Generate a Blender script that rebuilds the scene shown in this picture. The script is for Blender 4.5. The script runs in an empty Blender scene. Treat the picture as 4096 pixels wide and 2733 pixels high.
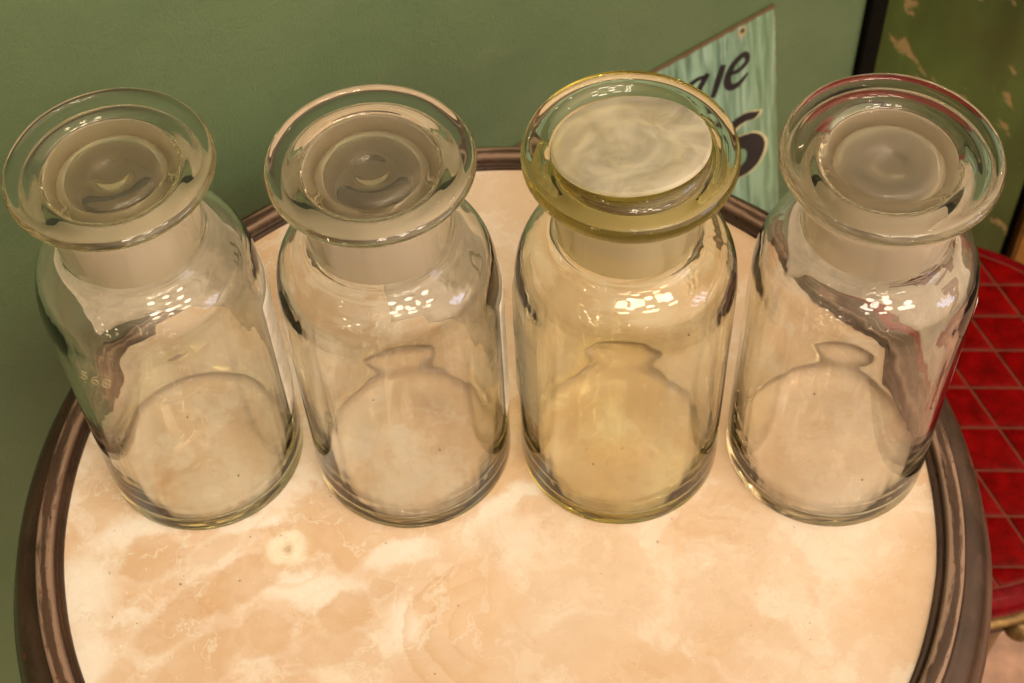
import bpy, bmesh, math, random
from mathutils import Vector, Matrix, noise
random.seed(7)
U = 0.0515                      # one plan unit in metres
R = math.radians
sc = bpy.context.scene
C = sc.collection

# ---------------------------------------------------------------- camera
cam_d = bpy.data.cameras.new('camera'); cam = bpy.data.objects.new('camera', cam_d); C.objects.link(cam)
PIT, ROL = 0.95974, -0.05562
fw = Vector((0, math.cos(PIT), -math.sin(PIT))); rt = Vector((1, 0, 0)); up = rt.cross(fw)
r2 = rt*math.cos(ROL)+up*math.sin(ROL); u2 = -rt*math.sin(ROL)+up*math.cos(ROL)
M = Matrix((r2, u2, -fw)).transposed().to_4x4(); M.translation = Vector((0, 0, 14*U))
cam.matrix_world = M
cam_d.sensor_width = 36; cam_d.lens = 57.68
cam_d.clip_start = 0.02; cam_d.clip_end = 60
cam_d.dof.use_dof = True; cam_d.dof.focus_distance = 0.70; cam_d.dof.aperture_fstop = 18
sc.camera = cam

# ---------------------------------------------------------------- world: the dim warm room around
w = bpy.data.worlds.new('World'); sc.world = w; w.use_nodes = True
nt = w.node_tree; bg = nt.nodes['Background']
tc = nt.nodes.new('ShaderNodeTexCoord'); sp = nt.nodes.new('ShaderNodeSeparateXYZ')
rp = nt.nodes.new('ShaderNodeValToRGB')
nt.links.new(tc.outputs['Generated'], sp.inputs[0])
mr = nt.nodes.new('ShaderNodeMapRange'); mr.inputs[1].default_value = -1; mr.inputs[2].default_value = 1
nt.links.new(sp.outputs['Z'], mr.inputs[0]); nt.links.new(mr.outputs[0], rp.inputs[0])
e = rp.color_ramp.elements
e[0].position = 0.35; e[0].color = (0.06, 0.033, 0.016, 1)
e[1].position = 0.55; e[1].color = (0.16, 0.098, 0.055, 1)
e2 = e.new(0.85); e2.color = (0.62, 0.42, 0.26, 1)
# bright lobe added high on the right, to fill the jars and shade the wall
dt = nt.nodes.new('ShaderNodeVectorMath'); dt.operation = 'DOT_PRODUCT'; dt.inputs[1].default_value = (0.68, -0.44, 0.585)
nt.links.new(tc.outputs['Generated'], dt.inputs[0])
r2_ = nt.nodes.new('ShaderNodeMapRange'); r2_.interpolation_type = 'SMOOTHSTEP'; r2_.inputs[1].default_value = 0.38; r2_.inputs[2].default_value = 1.0
nt.links.new(dt.outputs['Value'], r2_.inputs[0])
mx = nt.nodes.new('ShaderNodeMix'); mx.data_type = 'RGBA'; mx.inputs[7].default_value = (3.3, 2.42, 1.58, 1)
nt.links.new(r2_.outputs[0], mx.inputs[0]); nt.links.new(rp.outputs[0], mx.inputs[6])
nt.links.new(mx.outputs[2], bg.inputs[0]); bg.inputs[1].default_value = 1.12

# ---------------------------------------------------------------- lamps of the shop
def lamp(kind, pos, power, size, col, target=(0, 8.5, 2), sy=None):
    d = bpy.data.lights.new('shop_lamp', kind); d.energy = power; d.color = col
    if kind == 'AREA':
        d.size = size
        if sy: d.shape = 'RECTANGLE'; d.size_y = sy
        else: d.shape = 'DISK'
    else: d.shadow_soft_size = size
    o = bpy.data.objects.new('shop_lamp', d); C.objects.link(o)
    o.location = Vector(pos)
    o.rotation_euler = (Vector(target)*U-o.location).to_track_quat('-Z', 'Y').to_euler()
    return o
def direct(az, el, dist):       # azimuth clockwise from +y, seen from the jars
    a, b = R(az), R(el)
    return Vector((0, 8.5*U, 3*U))+dist*Vector((math.sin(a)*math.cos(b), math.cos(a)*math.cos(b), math.sin(b)))
WARM = (1.0, 0.88, 0.72)
for i in range(3):              # six ceiling spots in two rows over the front of the table
    for j in range(2):
        lamp('AREA', direct(128+i*24, 50+j*15+i*2, 2.1), 4.0, 0.24, WARM)
for az, el in ((-150, 24), (-143, 15), (-136, 27)):
    lamp('AREA', direct(az, el, 3.2), 3.4, 0.12, (1, 0.84, 0.64))
for i in range(7):
    lamp('AREA', direct(-156+i*4.4, 4+(i % 2)*4, 4.2), 0.55, 0.05, (1, 0.84, 0.6))
for az, el in ((60, 30), (20, 42), (-30, 38), (-75, 30), (-100, 20), (95, 35), (-120, 48), (180, 15), (165, 5), (-60, 58), (40, 62)):
    lamp('AREA', direct(az, el, 3.4), 1.2, 0.07, (1, 0.82, 0.58))
for i in range(3):              # panes of the shop window
    for j in range(4):
        if (i, j) in ((0, 3), (2, 0)): continue
        lamp('AREA', direct(103+i*4.6+j*1.2, 5+j*4.8, 3.4), 1.3, 0.17, (0.55, 0.65, 1.0), sy=0.20)

sc.view_settings.view_transform = 'Standard'; sc.view_settings.look = 'None'
sc.view_settings.exposure = -0.26; sc.view_settings.gamma = 1
cy = sc.cycles
cy.max_bounces = 18; cy.transmission_bounces = 18; cy.glossy_bounces = 10; cy.diffuse_bounces = 4; cy.transparent_max_bounces = 16
cy.caustics_refractive = True; cy.caustics_reflective = True; cy.blur_glossy = 0.03
cy.sample_clamp_indirect = 30; cy.use_denoising = True
try: cy.denoiser = 'OPENIMAGEDENOISE'
except Exception: pass

# ---------------------------------------------------------------- node helper
class N:
    def __init__(s, name):
        s.m = bpy.data.materials.new(name); s.m.use_nodes = True; s.t = s.m.node_tree
        s.t.nodes.clear(); s.out = s.n('OutputMaterial')
    def n(s, kind, **kw):
        x = s.t.nodes.new('ShaderNode'+kind)
        for k, v in kw.items():
            if k.startswith('_'): setattr(x, k[1:], v)
            elif k.startswith('i') and k[1:].isdigit(): s.put(x.inputs[int(k[1:])], v)
            else: s.put(x.inputs[k.replace('__', ' ')], v)
        return x
    def put(s, inp, v):
        if isinstance(v, bpy.types.NodeSocket): s.t.links.new(v, inp)
        elif isinstance(v, bpy.types.Node): s.t.links.new(v.outputs[0], inp)
        elif isinstance(v, (tuple, list)) and len(v) == 3 and inp.type == 'RGBA': inp.default_value = (*v, 1)
        else: inp.default_value = v
    def math(s, op, a, b=0.0, c=0.0): return s.n('Math', _operation=op, i0=a, i1=b, i2=c).outputs[0]
    def mix(s, f, a, b, mode='MIX'):
        x = s.n('Mix', _data_type='RGBA', _blend_type=mode)
        s.put(x.inputs[0], f); s.put(x.inputs[6], a); s.put(x.inputs[7], b); return x.outputs[2]
    def rng(s, v, a, b, c=0.0, d=1.0, smooth=False):
        x = s.n('MapRange', i0=v, i1=a, i2=b, i3=c, i4=d)
        if smooth: x.interpolation_type = 'SMOOTHSTEP'
        return x.outputs[0]
    def obj(s, scale=1/U):
        c = s.n('TexCoord').outputs['Object']
        return s.n('VectorMath', _operation='MULTIPLY', i0=c, i1=(scale,)*3).outputs[0]
    def noise(s, vec, scale, detail=4, rough=.55, dist=0.0, out=0):
        return s.n('TexNoise', Vector=vec, Scale=scale, Detail=detail, Roughness=rough, Distortion=dist).outputs[out]
    def surf(s, sh): s.put(s.out.inputs[0], sh); return s.m
    def pbr(s, col, rough=.5, bump=None, bs=.1, bd=.002, **kw):
        p = s.n('BsdfPrincipled'); s.put(p.inputs['Base Color'], col); s.put(p.inputs['Roughness'], rough)
        for k, v in kw.items(): s.put(p.inputs[k.replace('__', ' ')], v)
        if bump is not None:
            b = s.n('Bump', Strength=bs, Distance=bd, Height=bump); s.put(p.inputs['Normal'], b.outputs[0])
        return s.surf(p.outputs[0])

# ---------------------------------------------------------------- materials
def m_wall():
    a = N('sage_wall_paint'); v = a.obj()
    n1 = a.noise(v, .25, 3); n2 = a.noise(v, 1.6, 4); n3 = a.noise(v, 30, 3)
    c = a.mix(a.rng(n1, .35, .65), (.078, .130, .064), (.098, .152, .076))
    c = a.mix(a.rng(n2, .6, .75, 0, .25), c, (.15, .16, .09))
    sc_ = a.rng(a.noise(v, 3.1, 6, .75), .68, .72, 0, .35); c = a.mix(sc_, c, (.20, .22, .15))
    return a.pbr(c, a.rng(n2, .3, .7, .38, .55), a.math('ADD', n3, a.math('MULTIPLY', n2, 2.0)), .5, .0015)

def m_marble():
    a = N('onyx_marble'); v = a.obj()
    def warp(src, scale, amt, det=5):
        w_ = a.n('VectorMath', _operation='SUBTRACT', i0=a.noise(v, scale, det, .62, 0, 1), i1=(.5, .5, .5)).outputs[0]
        return a.n('VectorMath', _operation='MULTIPLY_ADD', i0=w_, i1=(amt, amt, 0), i2=src).outputs[0]
    wv = warp(v, .8, 1.3); fv = warp(v, 5.5, .17, 6); mv = warp(v, 1.8, .38, 6); sv = warp(mv, 6, .20, 6)
    LIGHT, PEACH, WHITE = (.80, .585, .415), (.68, .40, .205), (.94, .83, .72)
    c = a.mix(a.rng(a.noise(wv, .45, 4, .5), .40, .60, 0, 1, True), (.76, .50, .31), LIGHT)
    c = a.mix(a.rng(a.noise(wv, .9, 6, .64, .4), .48, .62, 0, .85, True), c, (.90, .74, .60))
    c = a.mix(a.rng(a.noise(wv, 1.3, 6, .62, .5), .56, .70, 0, .8, True), c, (.72, .46, .28))
    side = a.rng(a.n('SeparateXYZ', i0=mv).outputs[0], .9, -.9, 0, 1, True)
    cl = a.math('MULTIPLY', a.rng(a.noise(sv, 1.1, 7, .66), .50, .62, 0, .75, True), side)
    c = a.mix(cl, c, WHITE)
    def spot(c, x, y, rx, ry, ang, col, k, soft=.30, src=sv):
        m = a.n('Mapping', _vector_type='TEXTURE', i0=src, i1=(x, y, 0), i2=(0, 0, R(ang)), i3=(rx, ry, 1))
        m2 = a.n('CombineXYZ', i0=a.n('SeparateXYZ', i0=m.outputs[0]).outputs[0], i1=a.n('SeparateXYZ', i0=m.outputs[0]).outputs[1], i2=0.0)
        d = a.n('VectorMath', _operation='LENGTH', i0=m2.outputs[0]).outputs['Value']
        return a.mix(a.rng(d, 1.0, 1.0-soft, 0, k, True), c, col)
    for (x, y, rx, ry, an) in WHITES: c = spot(c, x, y, rx*1.25, ry*1.25, an, WHITE, .95, .65)
    for (x, y, rx, ry, an, k) in BLOBS: c = spot(c, x, y, rx*1.22, ry*1.25, an, WHITE, k*.55, .35)
    for (x, y, rx, ry, an, k) in BLOBS: c = spot(c, x, y, rx*1.08, ry*1.08, an, PEACH, k*.80, .30)
    c = a.mix(a.rng(a.noise(sv, 3.5, 5, .6), .40, .62, 0, .22, True), c, (.90, .68, .50))
    # the pale knot with its rings
    kx, ky = KNOT
    d = a.n('VectorMath', _operation='DISTANCE', i0=warp(v, 3, .22), i1=(kx, ky, 0)).outputs['Value']
    ring = a.math('MULTIPLY', a.rng(a.math('SINE', a.math('MULTIPLY', d, 34.0)), .2, 1.0, 0, 1), a.rng(d, .70, .22, 0, .55, True))
    c = a.mix(a.rng(d, .25, .14, 0, .95, True), c, (.95, .82, .64))
    c = a.mix(ring, c, (.78, .54, .33))
    c = a.mix(a.rng(d, .055, .025, 0, .7, True), c, (.50, .37, .22))
    # shell-like ripples right of the middle
    shv = warp(v, 1.4, .35)
    c = spot(c, SHELL[0], SHELL[1], .62, .58, 0, (.80, .52, .32), .6, .45, src=shv)
    d2 = a.n('VectorMath', _operation='DISTANCE', i0=shv, i1=(SHELL[0]+.15, SHELL[1]-.35, 0)).outputs['Value']
    saw = a.math('FRACT', a.math('MULTIPLY', d2, 5.2))
    rip = a.math('MULTIPLY', a.math('MULTIPLY', a.rng(saw, .25, 1.0, 0, .8, True), a.rng(a.n('SeparateXYZ', i0=shv).outputs[0], SHELL[0]+.35, SHELL[0]-.25, 0, 1, True)), a.math('MULTIPLY', a.rng(d2, .95, .80, 0, .5, True), a.rng(d2, .28, .40, 0, 1)))
    c = a.mix(rip, c, (.68, .40, .20))
    # faint veins, pits and sparks
    vn = a.math('ABSOLUTE', a.math('SUBTRACT', a.noise(wv, .75, 4, .55, .8), .5))
    c = a.mix(a.math('MULTIPLY', a.rng(vn, .009, .0, 0, .5, True), side), c, (.92, .82, .68))
    vn2 = a.math('ABSOLUTE', a.math('SUBTRACT', a.noise(wv, 1.5, 4, .55, 1.0), .46))
    c = a.mix(a.rng(vn2, .005, .0, 0, .28, True), c, (.66, .45, .27))
    c = a.mix(a.rng(a.noise(v, 26, 3, .6), .45, .75, 0, .10), c, (.66, .47, .30))
    pm = a.rng(a.noise(v, 13, 2, .5), .735, .765, 0, .8); c = a.mix(pm, c, (.22, .14, .08))
    c = a.mix(a.rng(a.noise(v, 19, 2), .73, .76, 0, .8), c, (.97, .93, .86))
    scr = a.n('Mapping', i0=v, i2=(0, 0, R(35)), i3=(1.2, 45, 1)); sc_ = a.rng(a.noise(scr.outputs[0], 1.0, 2, .5), .70, .74, 0, 1)
    c = a.mix(1.0, c, (.70, .755, .80), 'MULTIPLY')
    sm = a.noise(v, 1.1, 5, .65)
    p = a.n('BsdfPrincipled'); a.put(p.inputs['Base Color'], c)
    a.put(p.inputs['Roughness'], a.math('ADD', a.rng(sm, .35, .65, .16, .34), a.math('MULTIPLY', sc_, .15)))
    p.inputs['Subsurface Weight'].default_value = 0; p.inputs['Subsurface Radius'].default_value = (1.0, .55, .28); p.inputs['Subsurface Scale'].default_value = .045
    b = a.n('Bump', Strength=.16, Distance=.0008, Height=a.math('SUBTRACT', a.noise(v, 7, 5), a.math('ADD', a.math('MULTIPLY', pm, 2.0), a.math('MULTIPLY', sc_, .25))))
    a.put(p.inputs['Normal'], b.outputs[0])
    return a.surf(p.outputs[0])

def m_rim():
    a = N('worn_brown_lacquer'); v = a.obj()
    s = a.n('SeparateXYZ', i0=v)
    r = a.math('SQRT', a.math('ADD', a.math('POWER', s.outputs[0], 2.0), a.math('POWER', s.outputs[1], 2.0)))
    ang = a.math('ARCTAN2', s.outputs[1], s.outputs[0])
    pol = a.n('CombineXYZ', i0=a.math('MULTIPLY', ang, 4.2), i1=a.math('MULTIPLY', r, 7.0), i2=s.outputs[2]).outputs[0]
    pol2 = a.n('CombineXYZ', i0=a.math('MULTIPLY', ang, 4.2), i1=a.math('MULTIPLY', r, 2.0), i2=0.0).outputs[0]
    n1 = a.noise(pol, 1.6, 6, .7); n2 = a.noise(v, 7, 5, .7); n3 = a.noise(pol2, 1.2, 4, .6)
    c = a.mix(a.rng(n3, .35, .65), (.020, .010, .006), (.046, .023, .014))
    band = a.math('MULTIPLY', a.rng(r, 4.285, 4.315, 0, 1), a.rng(r, 4.50, 4.465, 0, 1))
    up_ = a.rng(s.outputs[2], .07, .10, 0, 1)
    edge = a.math('MULTIPLY', a.math('MULTIPLY', band, up_), a.rng(a.math('ADD', n1, a.math('MULTIPLY', a.math('ABSOLUTE', a.math('SUBTRACT', r, 4.385)), 4.5)), .64, .76, .10, 1))
    c = a.mix(edge, c, (.21, .14, .10))
    c = a.mix(a.math('MULTIPLY', a.math('MULTIPLY', band, up_), a.rng(n2, .60, .66, 0, .9)), c, (.085, .030, .018))
    outer = a.rng(r, 4.50, 4.60, 0, 1)
    c = a.mix(a.math('MULTIPLY', outer, a.rng(a.noise(pol2, 1.7, 5, .6), .48, .62, 0, .6, True)), c, (.055, .034, .023))
    c = a.mix(a.math('MULTIPLY', outer, a.rng(a.noise(pol2, 2.3, 3, .5), .66, .69, 0, .7)), c, (.13, .030, .018))
    return a.pbr(c, a.rng(n1, .3, .7, .22, .38), n1, .18, .001, Specular__IOR__Level=.34)

def plain(name, col, rough=.5, var=.25, scale=6, bump=.15, **kw):
    a = N(name); v = a.obj(); n = a.noise(v, scale, 5, .6)
    c = a.mix(a.rng(n, .3, .7), tuple(x*(1-var) for x in col), tuple(min(1, x*(1+var)) for x in col))
    return a.pbr(c, rough, n, bump, .001, **kw)

def m_sign():
    a = N('streaky_green_enamel'); v = a.obj(); s = a.n('SeparateXYZ', i0=v)
    st = a.n('CombineXYZ', i0=a.math('MULTIPLY', s.outputs[0], 4.2), i1=a.math('MULTIPLY', s.outputs[2], .45), i2=0.0).outputs[0]
    n = a.noise(st, 1.9, 5, .55, .25); m = a.noise(v, .8, 4)
    c = a.mix(a.rng(n, .38, .60), (.075, .145, .100), (.20, .33, .25))
    c = a.mix(a.rng(a.noise(st, .9, 3), .50, .66, 0, .8, True), c, (.28, .40, .36))
    c = a.mix(a.rng(s.outputs[0], -.85, .0, 0, .35), c, (.16, .24, .10))
    rust = a.noise(v, 5, 5, .7)
    ed = a.math('MAXIMUM', a.rng(s.outputs[2], -.10, .0, 0, 1), a.rng(s.outputs[0], -.06, .0, 0, .7))
    c = a.mix(a.rng(a.math('ADD', rust, ed), .86, 1.1, 0, .9), c, (.10, .055, .022))
    nd = a.n('VectorMath', _operation='DISTANCE', i0=a.n('CombineXYZ', i0=s.outputs[0], i1=0.0, i2=s.outputs[2]).outputs[0], i1=(-.60, 0, -.15)).outputs['Value']
    c = a.mix(a.rng(a.math('ADD', nd, a.math('MULTIPLY', rust, .1)), .16, .09, 0, .8), c, (.34, .24, .12))
    c = a.mix(a.rng(a.noise(v, 2.2, 5, .7), .66, .74, 0, .7), c, (.10, .09, .04))
    return a.pbr(c, .42, n, .2, .001)

def m_door():
    a = N('chipped_green_door_paint'); v = a.obj()
    s = a.n('SeparateXYZ', i0=v)
    st = a.n('CombineXYZ', i0=s.outputs[0], i1=s.outputs[1], i2=a.math('MULTIPLY', s.outputs[2], .35)).outputs[0]
    n = a.noise(st, .9, 5, .6); c = a.mix(a.rng(n, .35, .65), (.028, .046, .005), (.060, .098, .018))
    c = a.mix(a.rng(a.noise(v, .6, 3), .5, .65, 0, .35), c, (.045, .032, .004))
    di = a.n('VectorMath', _operation='MULTIPLY_ADD', i0=a.n('CombineXYZ', i0=a.math('ADD', s.outputs[0], a.math('MULTIPLY', s.outputs[2], .55)), i1=0.0, i2=a.math('MULTIPLY', s.outputs[2], .5)).outputs[0], i1=(1, 1, 1), i2=(3.1, 0, 1.3)).outputs[0]
    ch = a.rng(a.noise(di, 1.9, 5, .62), .60, .63, 0, 1)
    c = a.mix(a.math('MULTIPLY', ch, .8), c, (.26, .18, .075))
    c = a.mix(a.rng(a.noise(v, 1.6, 3), .70, .74, 0, .9), c, (.022, .022, .010))
    return a.pbr(c, .5, a.math('SUBTRACT', n, ch), .35, .002)

def m_red(name, col, rough):
    a = N(name); v = a.obj(); n = a.noise(v, 3.5, 6, .7); f = a.noise(v, 22, 3, .6)
    c = a.mix(a.rng(n, .35, .68), tuple(x*.55 for x in col), tuple(x*1.25 for x in col))
    c = a.mix(a.rng(f, .55, .75, 0, .3), c, (min(1, col[0]*1.5), col[1]*3, col[2]*3))
    return a.pbr(c, rough, f, .12, .0008, Specular__IOR__Level=.07)

def m_glass(name, tint, dens, rough=0.0, bump=.05, rscale=3.0, smear=0.0, frost=0.0, fc=(.96, .91, .83), blotch=False):
    a = N(name); v = a.obj()
    b = a.n('Bump', Strength=bump, Distance=.0012, Height=a.noise(v, rscale, 3, .5))
    g = a.n('BsdfPrincipled'); a.put(g.inputs['Base Color'], (1, 1, 1))
    g.inputs['Transmission Weight'].default_value = 1.0; g.inputs['IOR'].default_value = 1.5
    ro = a.rng(a.noise(v, 4.0, 5, .65), .45, .75, rough, rough+smear) if smear else rough
    a.put(g.inputs['Roughness'], ro); a.put(g.inputs['Normal'], b.outputs[0])
    sh = g
    if frost:                   # ground surface: part of the light is scattered by the grit marks
        if blotch:
            nb_ = a.noise(v, 2.4, 6, .7, .6); frost = a.rng(nb_, .32, .68, .28, .56, True)
        dt = a.n('MixShader', i0=.32, i1=a.n('BsdfDiffuse', Color=fc).outputs[0], i2=a.n('BsdfTranslucent', Color=fc).outputs[0])
        sh = a.n('MixShader', i0=frost, i1=g.outputs[0], i2=dt.outputs[0])
    a.surf(sh.outputs[0])
    vol = a.n('VolumeAbsorption', Color=tint, Density=dens)
    a.put(a.out.inputs[1], vol.outputs[0])
    return a.m

def m_label(name, col, mixf):
    a = N(name); v = a.obj(); n = a.noise(v, 5, 5, .65)
    c = a.mix(a.rng(n, .3, .7), tuple(x*.82 for x in col), col)
    d = a.n('BsdfDiffuse', Color=c); t = a.n('BsdfTranslucent', Color=c); x = a.n('MixShader', i0=.45, i1=d.outputs[0], i2=t.outputs[0])
    tr = a.n('BsdfTransparent'); y = a.n('MixShader', i0=a.rng(n, .3, .7, mixf-.12, mixf+.1), i1=tr.outputs[0], i2=x.outputs[0])
    return a.surf(y.outputs[0])

BLOBS = [(-3.35, -.42, .33, .27, 0, .85), (-2.75, -.40, .30, .15, 30, .5), (-3.0, -1.05, .60, .25, 42, .85), (-2.42, -.72, .66, .22, 40, .85), (-2.85, -1.58, .55, .28, 40, .8),
         (-2.22, -1.31, .32, .28, 10, .8), (-1.45, -1.12, .30, .25, 0, .85), (-1.13, -.90, .15, .12, 0, .7), (-1.62, -1.50, .36, .20, 15, .6), (-2.1, -1.95, .5, .22, 10, .6),
         (-.40, -.12, .24, .14, 0, .6), (.36, -.12, .17, .12, 0, .5), (-.75, -1.75, .45, .28, 25, .45), (1.9, -2.1, .55, .28, 20, .35), (-3.75, .45, .35, .45, 0, .6), (-3.55, -1.9, .3, .3, 0, .5)]
WHITES = [(-4.0, -.75, .40, .50, 0), (-3.5, -.12, .5, .18, 12), (-3.85, -1.5, .22, .42, 0), (-2.4, -.08, .38, .11, 15), (.10, -.02, .5, .15, 25), (-1.8, -.85, .65, .22, -10), (-1.0, -.55, .45, .15, 20), (-.95, -1.35, .2, .3, 0)]
KNOT = (-2.04, -.41); SHELL = (-.31, -1.05)
#PLACE#
MW = m_wall(); MM = m_marble(); MR = m_rim()
M_DARKWOOD = plain('dark_apron_wood', (.045, .018, .010), .35)
M_SIGN = m_sign(); M_BLACKPAINT = plain('black_sign_paint', (.008, .008, .010), .35, .3)
M_CREAM = plain('cream_outline_paint', (.42, .40, .24), .5, .2)
M_DOOR = m_door(); M_BLACK = plain('gap_black', (.004, .0035, .0025), .9, Specular__IOR__Level=.05)
M_GOLDSTRIP = plain('ochre_worn_strip', (.20, .085, .010), .45, .5, 3)
M_RED = m_red('red_vinyl', (.145, .0006, .0008), .30); M_REDD = m_red('red_vinyl_edge', (.14, .002, .005), .22)
M_SEAM = plain('faded_red_seam', (.12, .024, .014), .6, Specular__IOR__Level=.2)
M_GOLD = plain('tarnished_gold', (.17, .105, .035), .35, .4, 5, .2, Metallic=.6)
M_FLOOR = plain('pinkish_floor_wood', (.36, .22, .16), .45, .3, 2)
M_FLOORB = plain('floor_gap', (.03, .018, .012), .8)
M_LABEL = m_label('white_label_paint', (.90, .87, .83), .95)
M_FAINT = m_label('faint_label_paint', (.72, .66, .52), .28)
M_INK = plain('brown_label_ink', (.15, .009, .006), .6)
M_INKG = plain('grey_green_label_ink', (.22, .22, .15), .6)
M_SCRIBE = m_label('pale_number_paint', (.55, .50, .32), .6)
M_CHIP = plain('dark_speck', (.05, .035, .02), .6)

# ---------------------------------------------------------------- mesh helpers (plan units in, metres out)
def tag(o, label=None, cat=None, group=None, kind=None):
    if label: o['label'] = label
    if cat: o['category'] = cat
    if group: o['group'] = group
    if kind: o['kind'] = kind
    return o
def link(name, bm, mats, parent=None, smooth=True, angle=None):
    me = bpy.data.meshes.new(name); bm.to_mesh(me); bm.free()
    for m in (mats if isinstance(mats, (list, tuple)) else [mats]): me.materials.append(m)
    if smooth:
        for p in me.polygons: p.use_smooth = True
        if angle:
            try: me.set_sharp_from_angle(angle=R(angle))
            except Exception: pass
    o = bpy.data.objects.new(name, me); C.objects.link(o)
    if parent: o.parent = parent
    return o
def empty(name, loc, rz=0):
    o = bpy.data.objects.new(name, None); C.objects.link(o); o.location = Vector(loc)*U; o.rotation_euler = (0, 0, rz)
    o.empty_display_size = .05
    return o
def smooth_profile(pts, it=2):
    """Chaikin corner cutting on a profile, end points kept."""
    for _ in range(it):
        q = [pts[0]]
        for a, b in zip(pts, pts[1:]):
            q.append((a[0]*.75+b[0]*.25, a[1]*.75+b[1]*.25)); q.append((a[0]*.25+b[0]*.75, a[1]*.25+b[1]*.75))
        q.append(pts[-1]); pts = q
    return pts
def lathe(bm, prof, seg=128, mat=None, wob=None, closed=False):
    """prof: (r, z) list; r<1e-5 makes a pole. mat(i) gives the material index for the band i."""
    rings = []
    for k, (r, z) in enumerate(prof):
        if r < 1e-5: rings.append([bm.verts.new((0, 0, z*U))]); continue
        L = []
        for s in range(seg):
            a = 2*math.pi*s/seg; rr, zz = r, z
            if wob: rr, zz = wob(k, r, z, a)
            L.append(bm.verts.new((rr*math.cos(a)*U, rr*math.sin(a)*U, zz*U)))
        rings.append(L)
    pairs = list(zip(rings, rings[1:]))
    if closed: pairs.append((rings[-1], rings[0]))
    for i, (A, B) in enumerate(pairs):
        for s in range(seg):
            t = (s+1) % seg
            if len(A) == 1 and len(B) == 1: continue
            if len(A) == 1: f = bm.faces.new((A[0], B[t], B[s]))
            elif len(B) == 1: f = bm.faces.new((A[s], A[t], B[0]))
            else: f = bm.faces.new((A[s], A[t], B[t], B[s]))
            if mat: f.material_index = mat(i)
    bmesh.ops.recalc_face_normals(bm, faces=bm.faces[:])
def box(bm, x0, x1, y0, y1, z0, z1, bev=0):
    v = [bm.verts.new((x*U, y*U, z*U)) for x in (x0, x1) for y in (y0, y1) for z in (z0, z1)]
    fs = [bm.faces.new([v[i] for i in q]) for q in ((0, 1, 3, 2), (4, 6, 7, 5), (0, 4, 5, 1), (2, 3, 7, 6), (0, 2, 6, 4), (1, 5, 7, 3))]
    bmesh.ops.recalc_face_normals(bm, faces=fs)
    if bev: bmesh.ops.bevel(bm, geom=list({e for f in fs for e in f.edges}), offset=bev*U, segments=2, affect='EDGES')
def ribbon(bm, pts, widths, y0, y1):
    """A painted stroke in the x-z plane with variable width, thickness y0..y1, round joints by dense resampling."""
    P = []
    n = len(pts)
    def cr(i, t):
        p = [Vector((*pts[max(0, min(n-1, j))], widths[max(0, min(n-1, j))])) for j in (i-1, i, i+1, i+2)]
        return .5*((2*p[1])+(-p[0]+p[2])*t+(2*p[0]-5*p[1]+4*p[2]-p[3])*t*t+(-p[0]+3*p[1]-3*p[2]+p[3])*t**3)
    for i in range(n-1):
        for k in range(6): P.append(cr(i, k/6))
    P.append(Vector((*pts[-1], widths[-1])))
    L, Rr = [], []
    for i, q in enumerate(P):
        a = P[max(0, i-1)]; b = P[min(len(P)-1, i+1)]
        d = Vector((b.x-a.x, b.y-a.y)); d.normalize(); nn = Vector((-d.y, d.x))*q.z*.5
        L.append((q.x+nn.x, q.y+nn.y)); Rr.append((q.x-nn.x, q.y-nn.y))
    g = [[bm.verts.new((x*U, y*U, z*U)) for (x, z) in S] for S in (L, Rr) for y in (y0, y1)]
    for i in range(len(P)-1):
        for A, B in ((0, 1), (1, 3), (3, 2), (2, 0)):
            bm.faces.new((g[A][i], g[A][i+1], g[B][i+1], g[B][i]))
    for i in (0, -1): bm.faces.new((g[0][i], g[1][i], g[3][i], g[2][i]))
    bmesh.ops.recalc_face_normals(bm, faces=bm.faces[:])

# ================================================================ SETTING
TX, TY = -0.225, 7.951
FZ = -13.6
TH = R(32.5)
hx = Vector((math.cos(TH), math.sin(TH), 0)); nx = Vector((-math.sin(TH), math.cos(TH), 0)); T0 = Vector((TX, TY, 0))
wall_e = T0+nx*5.2
bm = bmesh.new(); box(bm, -60, 10.1, 0, 1.2, FZ-.2, 40)
wall = link('wall', bm, MW, smooth=False); wall.location = wall_e*U; wall.rotation_euler = (0, 0, TH); tag(wall, kind='structure')
# floor with boards
bm = bmesh.new(); box(bm, -60, 60, -60, 60, FZ-.5, FZ-.06)
floor = link('floor', bm, M_FLOORB, smooth=False); tag(floor, kind='structure')
bm = bmesh.new(); box(bm, -1.15, 1.15, -20, 20, FZ-.05, FZ, .02)
fb = link('floorboard', bm, M_FLOOR, floor, smooth=False); fb.rotation_euler = (0, 0, R(38)); fb.location = Vector((0, 8, 0))*U
dirb = Vector((math.cos(R(38)), math.sin(R(38)), 0))
for i in range(-7, 9):
    if i == 0: continue
    c = fb.copy(); C.objects.link(c); c.parent = floor; c.location = (Vector((0, 8, 0))+dirb*2.36*i)*U

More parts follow.
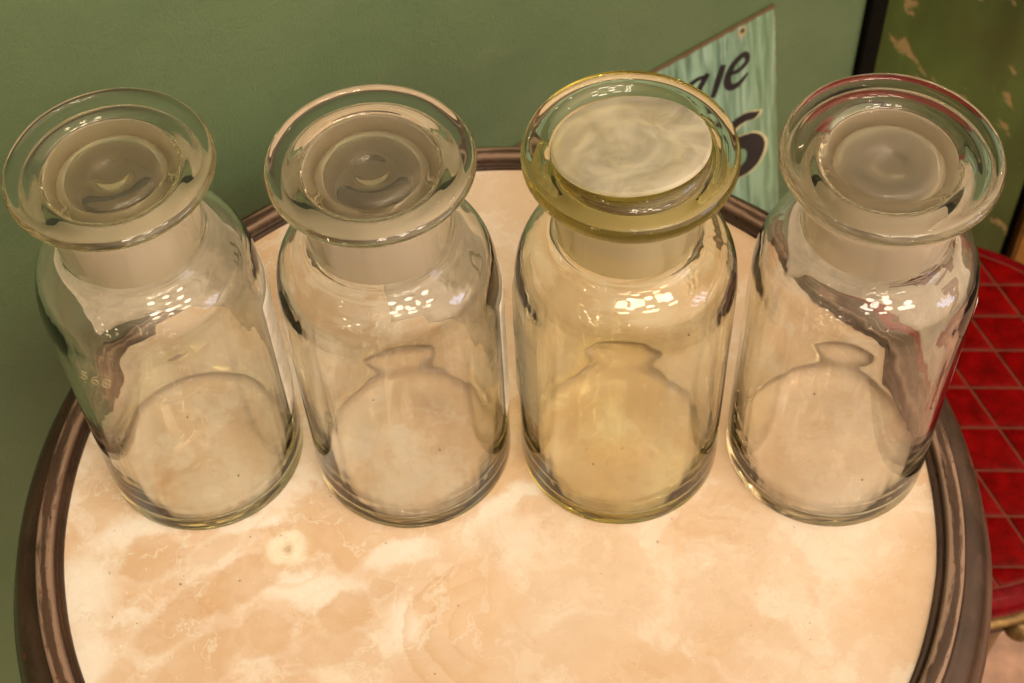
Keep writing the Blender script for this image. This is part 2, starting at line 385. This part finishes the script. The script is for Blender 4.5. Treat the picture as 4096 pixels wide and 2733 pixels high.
# ---------------------------------------------------------------- green door beside the wall's end
D0 = T0+nx*5.2+hx*10.1
infill = bmesh.new(); box(infill, 0, .38, -.10, .5, FZ, 20, .02)  # near-black upright added in place of the shaded opening past the wall
po = link('gap_infill', infill, M_BLACK, smooth=False); po.location = (D0+Vector((.02, 0, 0)))*U; po.rotation_euler = (0, 0, TH)
tag(po, 'narrow black upright post standing in for the dark gap between the sage wall and the chipped green door', 'infill')
dr = empty('wooden_door', D0+hx*.42+nx*.12+Vector((0, 0, FZ)), R(-6))
tag(dr, 'old door of olive green boards with chipped paint, behind the red stool', 'door')
DW = 3.05
for (x0, x1) in ((0, DW), (DW+.62, DW+5)):
    bm = bmesh.new(); box(bm, x0, x1, 0, .45, .1, 32, .03); link('board', bm, M_DOOR, dr, smooth=False)
bm = bmesh.new(); box(bm, DW+.20, DW+.56, -.12, .30, .1, 32, .05); tag(link('edge_strip', bm, M_GOLDSTRIP, dr, smooth=False), 'worn ochre yellow strip between the boards')
bm = bmesh.new(); box(bm, DW+.01, DW+.61, .32, .5, .1, 32); link('backing', bm, M_BLACK, dr, smooth=False)

# ---------------------------------------------------------------- sign leaning on the wall
LEAN = R(10)
T = Vector((3.9046, 16.6882, -2.0493))
Dn = (-Vector((0, 0, 1))*math.cos(LEAN)-nx*math.sin(LEAN))
Nn = hx.cross(-Dn)              # local y: away from the viewer
Ms = Matrix((hx, (-Dn).cross(hx), -Dn)).transposed().to_4x4()
sg = empty('metal_sign', T)
Ms.translation = T*U; sg.matrix_world = Ms
tag(sg, 'streaky pale green metal sign with black lettering, leaning against the wall behind the table', 'sign')
SL = 11.6
bm = bmesh.new(); box(bm, -4.9, 0, 0, .05, -SL, 0, .012); link('plate', bm, M_SIGN, sg, smooth=False)
bm = bmesh.new(); bmesh.ops.create_cone(bm, cap_ends=True, segments=16, radius1=.035*U, radius2=.028*U, depth=.02*U, matrix=Matrix.Translation(Vector((-.60, -.012, -.13))*U) @ Matrix.Rotation(R(90), 4, 'X'))
link('nail', bm, M_CHIP, sg)
def letter(strokes, mat, y0, y1, name='letter', label=None):
    bm = bmesh.new()
    for pts, wd in strokes: ribbon(bm, [(u, -v) for u, v in pts], wd, y0, y1)
    o = link(name, bm, mat, sg, smooth=False)
    if label: o['label'] = label
    return o
letter([([(-.86, .735), (-.70, .77), (-.55, .70), (-.535, .60), (-.60, .545), (-.76, .60), (-.87, .73), (-.90, .88), (-.84, .985), (-.70, 1.0), (-.53, .90)], [.05, .07, .08, .09, .09, .10, .12, .13, .11, .09, .035])], M_BLACKPAINT, -.008, .0)
letter([([(-.955, .53), (-1.05, .72), (-1.17, .99)], [.10, .12, .09])], M_BLACKPAINT, -.008, .0)
letter([([(-1.23, .53), (-1.32, .62), (-1.42, .75), (-1.52, .98), (-1.44, 1.0)], [.09, .10, .10, .08, .03]), ([(-1.27, .555), (-1.45, .53), (-1.62, .60), (-1.76, .80), (-1.70, .95), (-1.56, .84)], [.05, .07, .09, .10, .09, .04])], M_BLACKPAINT, -.008, .0)
s1 = ([(-.34, 1.695), (-.44, 1.715), (-.62, 1.665), (-.84, 1.70), (-1.0, 1.86), (-.95, 2.02), (-.72, 2.07), (-.52, 2.17), (-.43, 2.36), (-.53, 2.57), (-.76, 2.62), (-1.05, 2.52), (-1.2, 2.40)],
      [.02, .12, .15, .17, .22, .24, .22, .29, .34, .28, .20, .12, .04])
letter([([(x+.045, y+.012) for x, y in s1[0]], [a+.03 for a in s1[1]])], M_CREAM, -.004, 0, 'letter_outline')
letter([s1], M_BLACKPAINT, -.010, -.0045)
s2 = [(x-1.25, y) for x, y in s1[0]]
letter([(s2, s1[1])], M_BLACKPAINT, -.010, -.0045)

# ---------------------------------------------------------------- red stool
SX, SY, SZ, SR = 5.6, 11.9, -5.0, 2.85
st = empty('red_stool', (SX, SY, FZ))
tag(st, 'round stool with a red quilted vinyl seat and gold trim beside the table', 'stool')
H = SZ-FZ
bm = bmesh.new()
lathe(bm, smooth_profile([(0, H-.05), (SR-.1, H-.05), (SR+.12, H-.07), (SR+.24, H-.2), (SR+.22, H-.45), (SR+.05, H-.62), (0, H-.62)], 2), 96)
link('cushion', bm, M_REDD, st)
bm = bmesh.new(); lathe(bm, [(SR-.02, H-.044), (SR-.02, H-.046), (0, H-.046), (0, H-.044)], 64)
link('seam', bm, M_SEAM, st, smooth=False)
def clip_circle(poly, r, n=40):
    for k in range(n):
        a = 2*math.pi*(k+.5)/n; nnx, nny = math.cos(a), math.sin(a); out = []
        for i in range(len(poly)):
            p, q = poly[i], poly[(i+1) % len(poly)]
            dp = p[0]*nnx+p[1]*nny-r; dq = q[0]*nnx+q[1]*nny-r
            if dp <= 0: out.append(p)
            if dp*dq < 0: t = dp/(dp-dq); out.append((p[0]+(q[0]-p[0])*t, p[1]+(q[1]-p[1])*t))
        poly = out
        if len(poly) < 3: return []
    return poly
rows = [15.0, 14.45, 13.89, 13.33, 12.74, 12.11, 11.46, 10.79, 10.10, 9.36, 8.7]
cols = [2.1+.7*i for i in range(12)]
def gp(cx_, y6): 
    x = cx_-.38*(y6-12)
    y = y6-(x-6.6)*.08; x = cx_-.38*(y-12)
    return (x-SX, y-SY)
for ya, yb in zip(rows, rows[1:]):
    for xa, xb in zip(cols, cols[1:]):
        g = .022
        q = [gp(xa+g, yb+g), gp(xb-g, yb+g), gp(xb-g, ya-g), gp(xa+g, ya-g)]
        q = clip_circle(q, SR-.06)
        if len(q) < 3: continue
        cx_ = sum(p[0] for p in q)/len(q); cy_ = sum(p[1] for p in q)/len(q)
        ar = abs(sum(q[i][0]*q[(i+1) % len(q)][1]-q[(i+1) % len(q)][0]*q[i][1] for i in range(len(q))))/2
        if ar < .03: continue
        bm = bmesh.new(); n_ = len(q)
        lv = []
        for f_, z_ in ((1, H-.043), (.992, H-.034), (.95, H-.029), (.5, H-.027)):
            lv.append([bm.verts.new(((cx_+(p[0]-cx_)*f_)*U, (cy_+(p[1]-cy_)*f_)*U, z_*U)) for p in q])
        for A, B in zip(lv, lv[1:]):
            for i in range(n_): bm.faces.new((A[i], A[(i+1) % n_], B[(i+1) % n_], B[i]))
        bm.faces.new(lv[-1]); bm.faces.new(lv[0][::-1])
        bmesh.ops.recalc_face_normals(bm, faces=bm.faces[:])
        link('quilt_square', bm, M_RED, st)
bm = bmesh.new(); lathe(bm, smooth_profile([(SR-.3, H-.63), (SR+.16, H-.63), (SR+.24, H-.68), (SR+.22, H-.76), (SR+.14, H-.80), (SR+.14, H-1.0), (SR-.3, H-1.0)], 1), 96, closed=True); link('gold_band', bm, M_GOLD, st)
bm = bmesh.new(); lathe(bm, smooth_profile([(0, H-.99), (SR+.05, H-1.01), (SR+.08, H-1.35), (SR-.1, H-1.5), (0, H-1.5)], 1), 96); link('seat_frame', bm, M_DARKWOOD, st)
for k in range(4):
    a = R(-72+90*k)
    bm = bmesh.new(); lathe(bm, smooth_profile([(0, 0), (.16, 0), (.14, .4), (.2, 3), (.32, H-1.8), (.36, H-1.51), (0, H-1.51)], 1), 20)
    o = link('leg', bm, M_GOLD, st); o.location = Vector((math.cos(a)*(SR-.5), math.sin(a)*(SR-.5), 0))*U
    bm = bmesh.new(); lathe(bm, smooth_profile([(0, -.2), (.14, -.18), (.24, 0), (.14, .18), (0, .2)], 2), 20)
    o = link('ornament', bm, M_GOLD, st); o.location = Vector((math.cos(a)*(SR+.1), math.sin(a)*(SR+.1), H-1.2))*U

# ================================================================ TABLE
tb = empty('marble_table', (TX, TY, FZ))
tag(tb, 'round table with cream marble top and worn dark brown rim under the jars', 'table')
tb.scale = (1, 1, 1)
H = -FZ
bm = bmesh.new(); lathe(bm, [(0, 0), (4.225, 0), (4.225, -.12), (0, -.12)], 180)
mt = link('marble_top', bm, MM, tb, smooth=False); mt.location = (0, 0, H*U); 
bm = bmesh.new()
lathe(bm, smooth_profile([(4.21, -.3), (4.21, .035), (4.235, .05), (4.27, .04), (4.285, .075), (4.30, .12), (4.32, .135), (4.44, .135), (4.465, .11), (4.475, .02), (4.50, -.02), (4.60, -.05), (4.69, -.12), (4.76, -.25), (4.80, -.42), (4.84, -.5), (4.85, -.62), (4.78, -.75), (4.5, -.8), (4.21, -.8)], 2), 220,
      wob=lambda k, r, z, a: (r+.006*noise.noise(Vector((math.cos(a)*6, math.sin(a)*6, r*9))), z+.005*noise.noise(Vector((math.cos(a)*8, math.sin(a)*8, r*7+3)))), closed=True)
rm = link('rim_molding', bm, MR, tb); rm.location = (0, 0, H*U)
bm = bmesh.new(); lathe(bm, smooth_profile([(3.9, -.13), (4.19, -.13), (4.15, -1.6), (4.0, -1.8), (3.9, -1.8)], 1), 120, closed=True); ap = link('apron', bm, M_DARKWOOD, tb); ap.location = (0, 0, H*U)
bm = bmesh.new(); lathe(bm, smooth_profile([(0, .05), (2.4, .05), (2.4, .3), (1.2, .7), (.5, 1.6), (.45, 4), (.7, 5), (.45, 6.5), (.5, 10), (1.4, 12), (1.5, H-.14), (0, H-.14)], 2), 48); link('pedestal', bm, M_DARKWOOD, tb)

# ================================================================ JARS
JARS = [(-3.1115, 8.736), (-1.0384, 8.631), (1.0096, 8.543), (3.0383, 8.390)]
GL = [  # tint, density, lip radius
    dict(t=(.83, .80, .60), d=34, lip=.74),
    dict(t=(.82, .78, .62), d=34, lip=.72),
    dict(t=(.90, .86, .44), d=46, lip=.76),
    dict(t=(.84, .80, .66), d=30, lip=.80)]
def jar_profile(L, seed):
    outer = [(0, .03), (.25, .025), (.45, .006), (.55, .003), (.80, .003), (.955, .004), (.969, .018), (.972, .06), (.972, .25), (.97, .9), (.966, 1.6), (.968, 2.3), (.966, 2.66), (.955, 2.84), (.925, 3.00), (.865, 3.14), (.78, 3.235), (.69, 3.29), (.64, 3.335), (.618, 3.40), (.612, 3.55), (.610, 3.84), (.612, 3.94), (.65, 4.01), (L-.05, 4.03), (L-.005, 4.06), (L, 4.10), (L-.01, 4.14), (L-.05, 4.165), (.60, 4.165), (.565, 4.14)]
    bore = [(.555, 4.10), (.545, 3.80), (.535, 3.50), (.532, 3.40)]
    inner = [(.54, 3.33), (.58, 3.26), (.66, 3.215), (.75, 3.165), (.835, 3.07), (.878, 2.93), (.893, 2.72), (.897, 2.3), (.894, 1.6), (.893, .9), (.880, .45), (.868, .26), (.862, .16), (.857, .14), (.845, .136), (.80, .136), (.70, .136), (.52, .136), (.42, .15), (.25, .19), (0, .20)]
    return outer, bore, inner
def jar(k):
    g = GL[k]; x, y = JARS[k]
    root = empty('glass_jar', (x, y, 0), R(37*k))
    outer, bore, inner = jar_profile(g['lip'], k)
    o_s = smooth_profile(outer, 2); i_s = smooth_profile(inner, 2)
    prof = o_s+bore+i_s
    n0, n1 = len(o_s)-1, len(o_s)+len(bore)-1
    n2 = len(o_s)+len(bore)
    def wob(i, r, z, a):
        c, s = math.cos(a), math.sin(a)
        v1 = noise.noise(Vector((c*1.1+k*9, s*1.1, z*.7)))
        if i >= n2:             # hand-blown inside: ripples and slow waves
            amp = min(1, r*3)*(1 if z > .32 else .5)
            if z < .5 and r > .8: r += .002*noise.noise(Vector((c*13, s*13, z*3+k)))*min(1, (.5-z)*6)
            return r+amp*(.0085*v1+.002*noise.noise(Vector((c*5, s*5+k*5, z*.9)))+.0009*noise.noise(Vector((c*19, s*19, z*.6+k)))), z+.012*noise.noise(Vector((c*r*2.2, s*r*2.2, k*3+z)))*(1 if r < .8 else 0)
        if i < n0-14: return r*(1+.004*v1), z
        return r, z
    bm = bmesh.new()
    lathe(bm, prof, 216, mat=lambda i: 1 if n0 <= i < n1 else 0, wob=wob)
    cl = m_glass('jar_glass', g['t'], g['d'], 0.0, .05, 2.2, .012); gr = m_glass('ground_neck_glass', g['t'], g['d'], .28, .0, 30, 0, .62)
    link('jar_body', bm, [cl, gr], root)
    return root
def shell_label(root, az0, az1, z0, z1, wav=.02, rad=.972+.012, mat=None, name='label', thick=.006, label=None, prof=None, seed=0, slope=0.0):
    """thin painted panel bent round the jar, in world azimuth (0 = +x, 90 = away from the viewer)."""
    rz = root.rotation_euler.z
    bm = bmesh.new(); NA, NZ = 40, 14; g = []
    def rr(z):
        P = [(.97, 2.62), (.958, 2.84), (.93, 3.0), (.87, 3.14), (.79, 3.235), (.69, 3.29)]
        if z <= 2.62: return .972
        for a, b in zip(P, P[1:]):
            if z <= b[1]: t = (z-a[1])/(b[1]-a[1]); return a[0]+(b[0]-a[0])*t
        return .665
    for s in range(2):
        L = []
        for i in range(NA+1):
            u = i/NA; row = []
            for j in range(NZ+1):
                w_ = j/NZ
                a = R(az0+(az1-az0)*u)-rz
                zb = z0+slope*u+wav*noise.noise(Vector((u*9, seed, 3)))
                z = zb+(z1-zb)*w_
                r = rr(z)+.010+thick*s
                row.append(bm.verts.new((r*math.cos(a)*U, r*math.sin(a)*U, z*U)))
            L.append(row)
        g.append(L)
    for i in range(NA):
        for j in range(NZ):
            bm.faces.new((g[1][i][j], g[1][i+1][j], g[1][i+1][j+1], g[1][i][j+1]))
            bm.faces.new((g[0][i][j], g[0][i][j+1], g[0][i+1][j+1], g[0][i+1][j]))
    for i in range(NA):
        for j in (0, NZ): bm.faces.new((g[0][i][j], g[0][i+1][j], g[1][i+1][j], g[1][i][j]))
    for j in range(NZ):
        for i in (0, NA): bm.faces.new((g[0][i][j], g[0][i][j+1], g[1][i][j+1], g[1][i][j]))
    bmesh.ops.recalc_face_normals(bm, faces=bm.faces[:])
    o = link(name, bm, mat or M_LABEL, root)
    if label: o['label'] = label
    return o
def wrap_text(root, parent, txt, az, z, size, mat, outward=True, shear=0, rad=.978, thick=.012, name='lettering', label=None, spacing=1.0, thin=0.0):
    """text bent round the jar; az = world azimuth of its centre; reads from outside the jar."""
    cu = bpy.data.curves.new('t', 'FONT'); cu.body = txt; cu.size = size*U; cu.align_x = 'CENTER'; cu.align_y = 'CENTER'; cu.shear = shear; cu.space_character = spacing
    cu.extrude = 0; cu.offset = -thin*U*.5; cu.resolution_u = 3
    t = bpy.data.objects.new('t', cu); C.objects.link(t)
    dg = bpy.context.evaluated_depsgraph_get(); me = bpy.data.meshes.new_from_object(t.evaluated_get(dg))
    bpy.data.objects.remove(t)
    bm = bmesh.new(); bm.from_mesh(me); bpy.data.meshes.remove(me)
    bmesh.ops.triangulate(bm, faces=bm.faces[:])
    bmesh.ops.subdivide_edges(bm, edges=[e_ for e_ in bm.edges if e_.calc_length() > .03*U], cuts=2)
    r_ = bmesh.ops.extrude_face_region(bm, geom=bm.faces[:])
    top = {v for v in r_['geom'] if isinstance(v, bmesh.types.BMVert)}
    rz = root.rotation_euler.z
    for v in bm.verts:
        a = R(az)-rz+v.co.x/(rad*U); r = (rad+(thick if v in top else 0))*U
        v.co = (r*math.cos(a), r*math.sin(a), v.co.y+z*U)
    bmesh.ops.recalc_face_normals(bm, faces=bm.faces[:])
    o = link(name, bm, mat, parent, smooth=False)
    if label: o['label'] = label
    return o

def speck(root, az, z, r, size, mat, name):
    bm = bmesh.new(); bmesh.ops.create_icosphere(bm, subdivisions=2, radius=size*U)
    a = R(az)-root.rotation_euler.z
    for v in bm.verts: v.co = Vector((v.co.x, v.co.y, v.co.z*1.5))+Vector((r*math.cos(a), r*math.sin(a), z))*U
    return link(name, bm, mat, root)
jar_labels = ['clear brownish glass jar with the number 568 on its side, leftmost on the table',
              'clear greyish glass jar between the numbered jar and the yellow-green jar',
              'yellow-green tinted glass jar on the marble table, second from the right',
              'clear glass jar with a brown-lettered white label, rightmost, nearest the red stool']
roots = []
for k in range(4):
    r_ = jar(k); tag(r_, jar_labels[k], 'jar', 'glass apothecary jars in a row on the marble table'); roots.append(r_)
LBL = [(-12, 150, .80, 2.55), (-16, 100, .85, 2.6), (150, 215, 1.2, 2.5), (-14, 114, .85, 2.58)]
lab = []
for k, (a, b, z0, z1) in enumerate(LBL):
    lab.append(shell_label(roots[k], a, b, z0, z1, slope=(.6, 0, 0, .85)[k], wav=.03, seed=k, mat=(M_FAINT if k == 2 else M_LABEL), label=['white painted label with faint lettering', 'plain white painted label', 'faint white label at the side', 'white painted label with brown lettering'][k]))
wrap_text(roots[3], lab[3], 'ATE', 30, 2.16, .54, M_INK, thin=-.03, spacing=1.0)
wrap_text(roots[0], lab[0], 'TE', 44, 2.15, .36, M_INKG)
wrap_text(roots[1], lab[1], 'D', 36, 2.2, .38, M_INKG)
wrap_text(roots[2], lab[2], 'H', 188, 2.1, .34, M_INKG)
wrap_text(roots[2], lab[2], 'S', 194, 1.65, .42, M_INKG)
wrap_text(roots[0], roots[0], '568', 243, 2.56, .22, M_SCRIBE, shear=.3, thin=.012, name='number_marking', label='hand painted number 568')

for k, L in enumerate([[(-75, 2.0), (-120, 1.3), (-60, .8)], [(-140, 3.02), (-70, 1.35), (-100, 2.3)], [(-62, 2.95), (-110, 1.1)], [(-120, 2.2), (-85, .9), (-50, 1.7)]]):
    for az, z in L: speck(roots[k], az, z, .975 if z < 2.9 else .945, .0075, M_CHIP, 'dirt_speck')
# ================================================================ STOPPERS
def stopper(k, prof, split, boss=None, loc_z=0, tilt=(0, 0), label='', rough_top=False):
    g = GL[k]; x, y = JARS[k]
    bm = bmesh.new(); a, b = split
    def wob(i, r, z, an):
        c, s = math.cos(an), math.sin(an)
        if boss and i >= boss: z = z-(.21 if r < .63 else 0)*(.99*c+.14*s)*r
        return r*(1+.006*noise.noise(Vector((c*1.3+k*4, s*1.3, z)))), z+.006*noise.noise(Vector((c*r*3+k, s*r*3, z)))
    lathe(bm, prof, 144, mat=lambda i: 1 if a <= i < b or (boss and i >= boss) else (2 if i < a-3 else 0), wob=wob)
    o = link('glass_stopper', bm, [m_glass('stopper_glass', g['t'], g['d'], 0.0, .08, 2.6, .02), m_glass('ground_stopper_glass', g['t'], g['d'], .34, .0, 30, 0, .34 if boss else .50, blotch=bool(boss), fc=(.95, .91, .78) if boss else (.96, .91, .83)), m_glass('worn_hollow_glass', g['t'], g['d'], .06, .1, 6, .1, (.15, .17, .2, .30)[k])])
    o.location = Vector((x, y, 0))*U
    o.rotation_euler = (R(tilt[0]), R(tilt[1]), R(50*k))
    return tag(o, label, 'stopper', 'glass stoppers in the jar necks')
def disc_profile(Rr, t, dish, dd, z0=4.175):
    """plug bottom -> plug side -> disc underside -> edge -> top -> dish; returns the profile and the ground band."""
    zt = z0+t
    cav = smooth_profile([(0, 4.06), (.08, 4.06), (.13, 4.075), (.16, 4.09), (.26, 4.115), (.38, 4.10), (.455, 4.02), (.475, 3.90), (.468, 3.64), (.49, 3.60)], 2)
    plug = cav+[(.505, 3.595), (.520, 3.62)]
    side = [(.525, 3.70), (.545, 4.10)]
    under = [(.553, 4.15), (.58, z0), (Rr-.07, z0+.004), (Rr-.015, z0+.03), (Rr, z0+.5*t), (Rr-.015, zt-.03), (Rr-.06, zt), (dish+.05, zt-.008), (dish, zt-.02), (dish-.03, zt-dd*.75), (dish*.5, zt-dd), (.12, zt-dd*1.1), (0, zt-dd*1.05)]
    u = smooth_profile(under, 2)
    return plug+side+u, (len(plug)-1, len(plug)+len(side))
P, S = disc_profile(.850, .13, .52, .04); stopper(0, P, S, label='clear disc stopper with a shallow hollow, in the neck of the jar numbered 568')
P, S = disc_profile(.845, .12, .50, .035); stopper(1, P, S, label='clear greyish disc stopper with an oval mark in its hollow, second from left')
P, S = disc_profile(.865, .19, .30, .01); P = [q for q in P if q[0] > .66 or q[1] < 4.3]; nb = len(P)+1; P += [(.64, 4.35), (.625, 4.37), (.615, 4.40), (.60, 4.41), (.45, 4.408), (.3, 4.405), (.15, 4.405), (0, 4.405)]; stopper(2, P, S, boss=nb, label='yellow-green stopper with a frosted flat face, in the yellow-green jar')
P, S = disc_profile(.880, .14, .52, .06); stopper(3, P, S, label='clear disc stopper with a dusty hollow, in the jar nearest the red stool')
